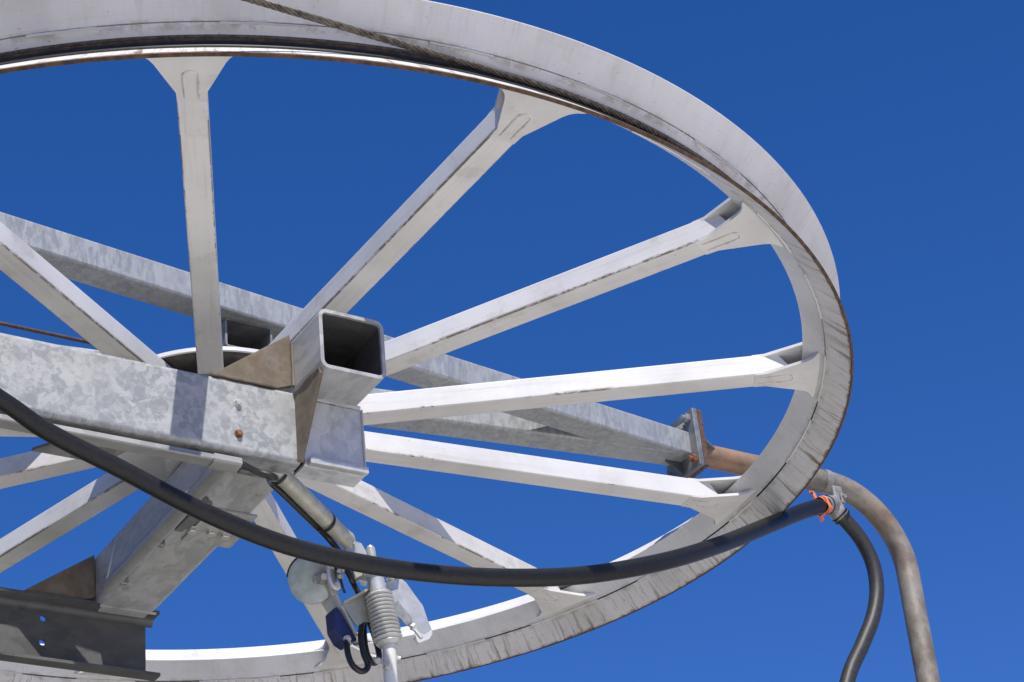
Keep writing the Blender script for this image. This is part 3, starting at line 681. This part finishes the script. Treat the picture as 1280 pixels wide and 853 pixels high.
for q in ((486, 721), (451, 728)): p = dv(*q, .05); MB().hexbolt(p, Vector((.8, -.5, -.4)), .009, .018).build('bolt', 'bolt_zinc', tb, SO)
q0 = dv(462.5, 683, .045)
MB().lathe([(0, .009), (.006, .0105), (.007, .014), (.05, .0145), ((t0 - q0).length, .0145)], q0, t0 - q0, 18).build('top_stud', 'zinc_bright', tb, SO)
r0 = dv(486, 803, .045); r1 = dv(488.5, 853, .045); rd = (r1 - r0).normalized()
rod = MB().lathe([(0, .016), (.006, .0205), (.48, .0205), (.486, .018)], r0, rd, 22).build('push_rod', 'rod_white', sw, SO)
for q, v in (((484, 833), (0, -1, -.2)), ((473, 826), (-1, -.3, 0)), ((493, 823), (1, -.3, 0))):
    p = dv(*q, .066 if v[1] == -1 else .045); MB().hexbolt(p, v, .0105, .010).lathe([(-.02, .006), (.018, .006)], p, v, 10).build('bolt', 'bolt_zinc', rod, SO)
# blue sensor
bs = MB().prism([dv(416.5, 761, .0), dv(422, 758, .0), (dv(426, 764, .0)), dv(441, 789, .0), dv(447, 800, .0), dv(436, 805, .0), dv(427, 799, .0), dv(419, 785, .0)], (0, .055, 0), .003).build('sensor_box', 'blue_plastic', sw, SO)
p = dv(433.5, 797, .004); MB().lathe([(0, .012), (.010, .012), (.011, .0095), (.022, .009)], p, Vector((.08, -.2, -1)), 12).build('cable_gland', 'bolt_zinc', bs, SO)

# ------------------------------------------------------------------ black control cable
ck_ = [at_n(285, 575, .80), at_n(302, 580, .80), at_n(322, 590, .80), at_n(344, 597, .80)]
off = (RT * -.72 - UP * .70) * .035
for t in (.10, .3, .5, .7, .85): ck_.append(s0 + (s1 - s0) * t + off)
ck_ += [dv(424, 690, .02), dv(432, 708, .02), dv(441, 728, .02), dv(449, 745, -.05), dv(456, 765, -.05), dv(455, 790, -.02), dv(458, 815, .0), dv(466, 829, .0), dv(474, 820, -.02), dv(466, 790, -.05), dv(457, 772, -.05), dv(451, 790, .01), dv(454, 815, .02), dv(460, 833, .02), dv(452, 839.5, .02), dv(441, 832, .02), dv(435, 818, .015), dv(433, 802, .006)]
cc = MB().tube(spline(ck_, 7), .0092, 10).build('control_cable', 'cable_black', None, ck_[0])
tag(cc, 'thin black cable strapped along the slanted tube and looped by the switch', 'cable')
for t, rr in ((.10, .0335), (.72, .0345)):
    c = s0 + (s1 - s0) * t + off * .18
    MB().lathe([(-.005, rr - .003), (-.005, rr), (.005, rr), (.005, rr - .003)], c, sax, 18, cap=False).build('cable_tie', 'cable_black', cc, None).location = (-ck_[0])

# ------------------------------------------------------------------ mast left of the picture that carries both frames
ms = thing('support_mast', 'grey steel mast left of the wheel carrying the beams', 'mast', (-3.75, 0, 0))
MO = Vector(ms.location)
MB().hollow(.55, .55, .02, .05, 5.75, basis(Vector((-3.75, 0, .03)), (0, 0, 1), (1, 0, 0), (0, 1, 0))).build('column', 'mast_paint', ms, MO)
MB().box((-3.47, -1.0, 4.66), (-3.30, 1.0, 4.90), .008, 1).build('lower_crosshead', 'mast_paint', ms, MO)
MB().box((-3.47, -.8, 5.46), (-3.30, .8, 5.62), .008, 1).build('upper_crosshead', 'mast_paint', ms, MO)
MB().box((-4.2, -.45, .0), (-3.3, .45, .03), .004, 1).build('base_plate', 'mast_paint', ms, MO)
MB().box((-3.33, -1.02, 5.10), (-3.0, -.94, 5.16), .004, 1).box((-3.47, -1.02, 4.66), (-3.33, -.94, 5.16), .004, 1).build('hose_bracket', 'mast_paint', ms, MO)
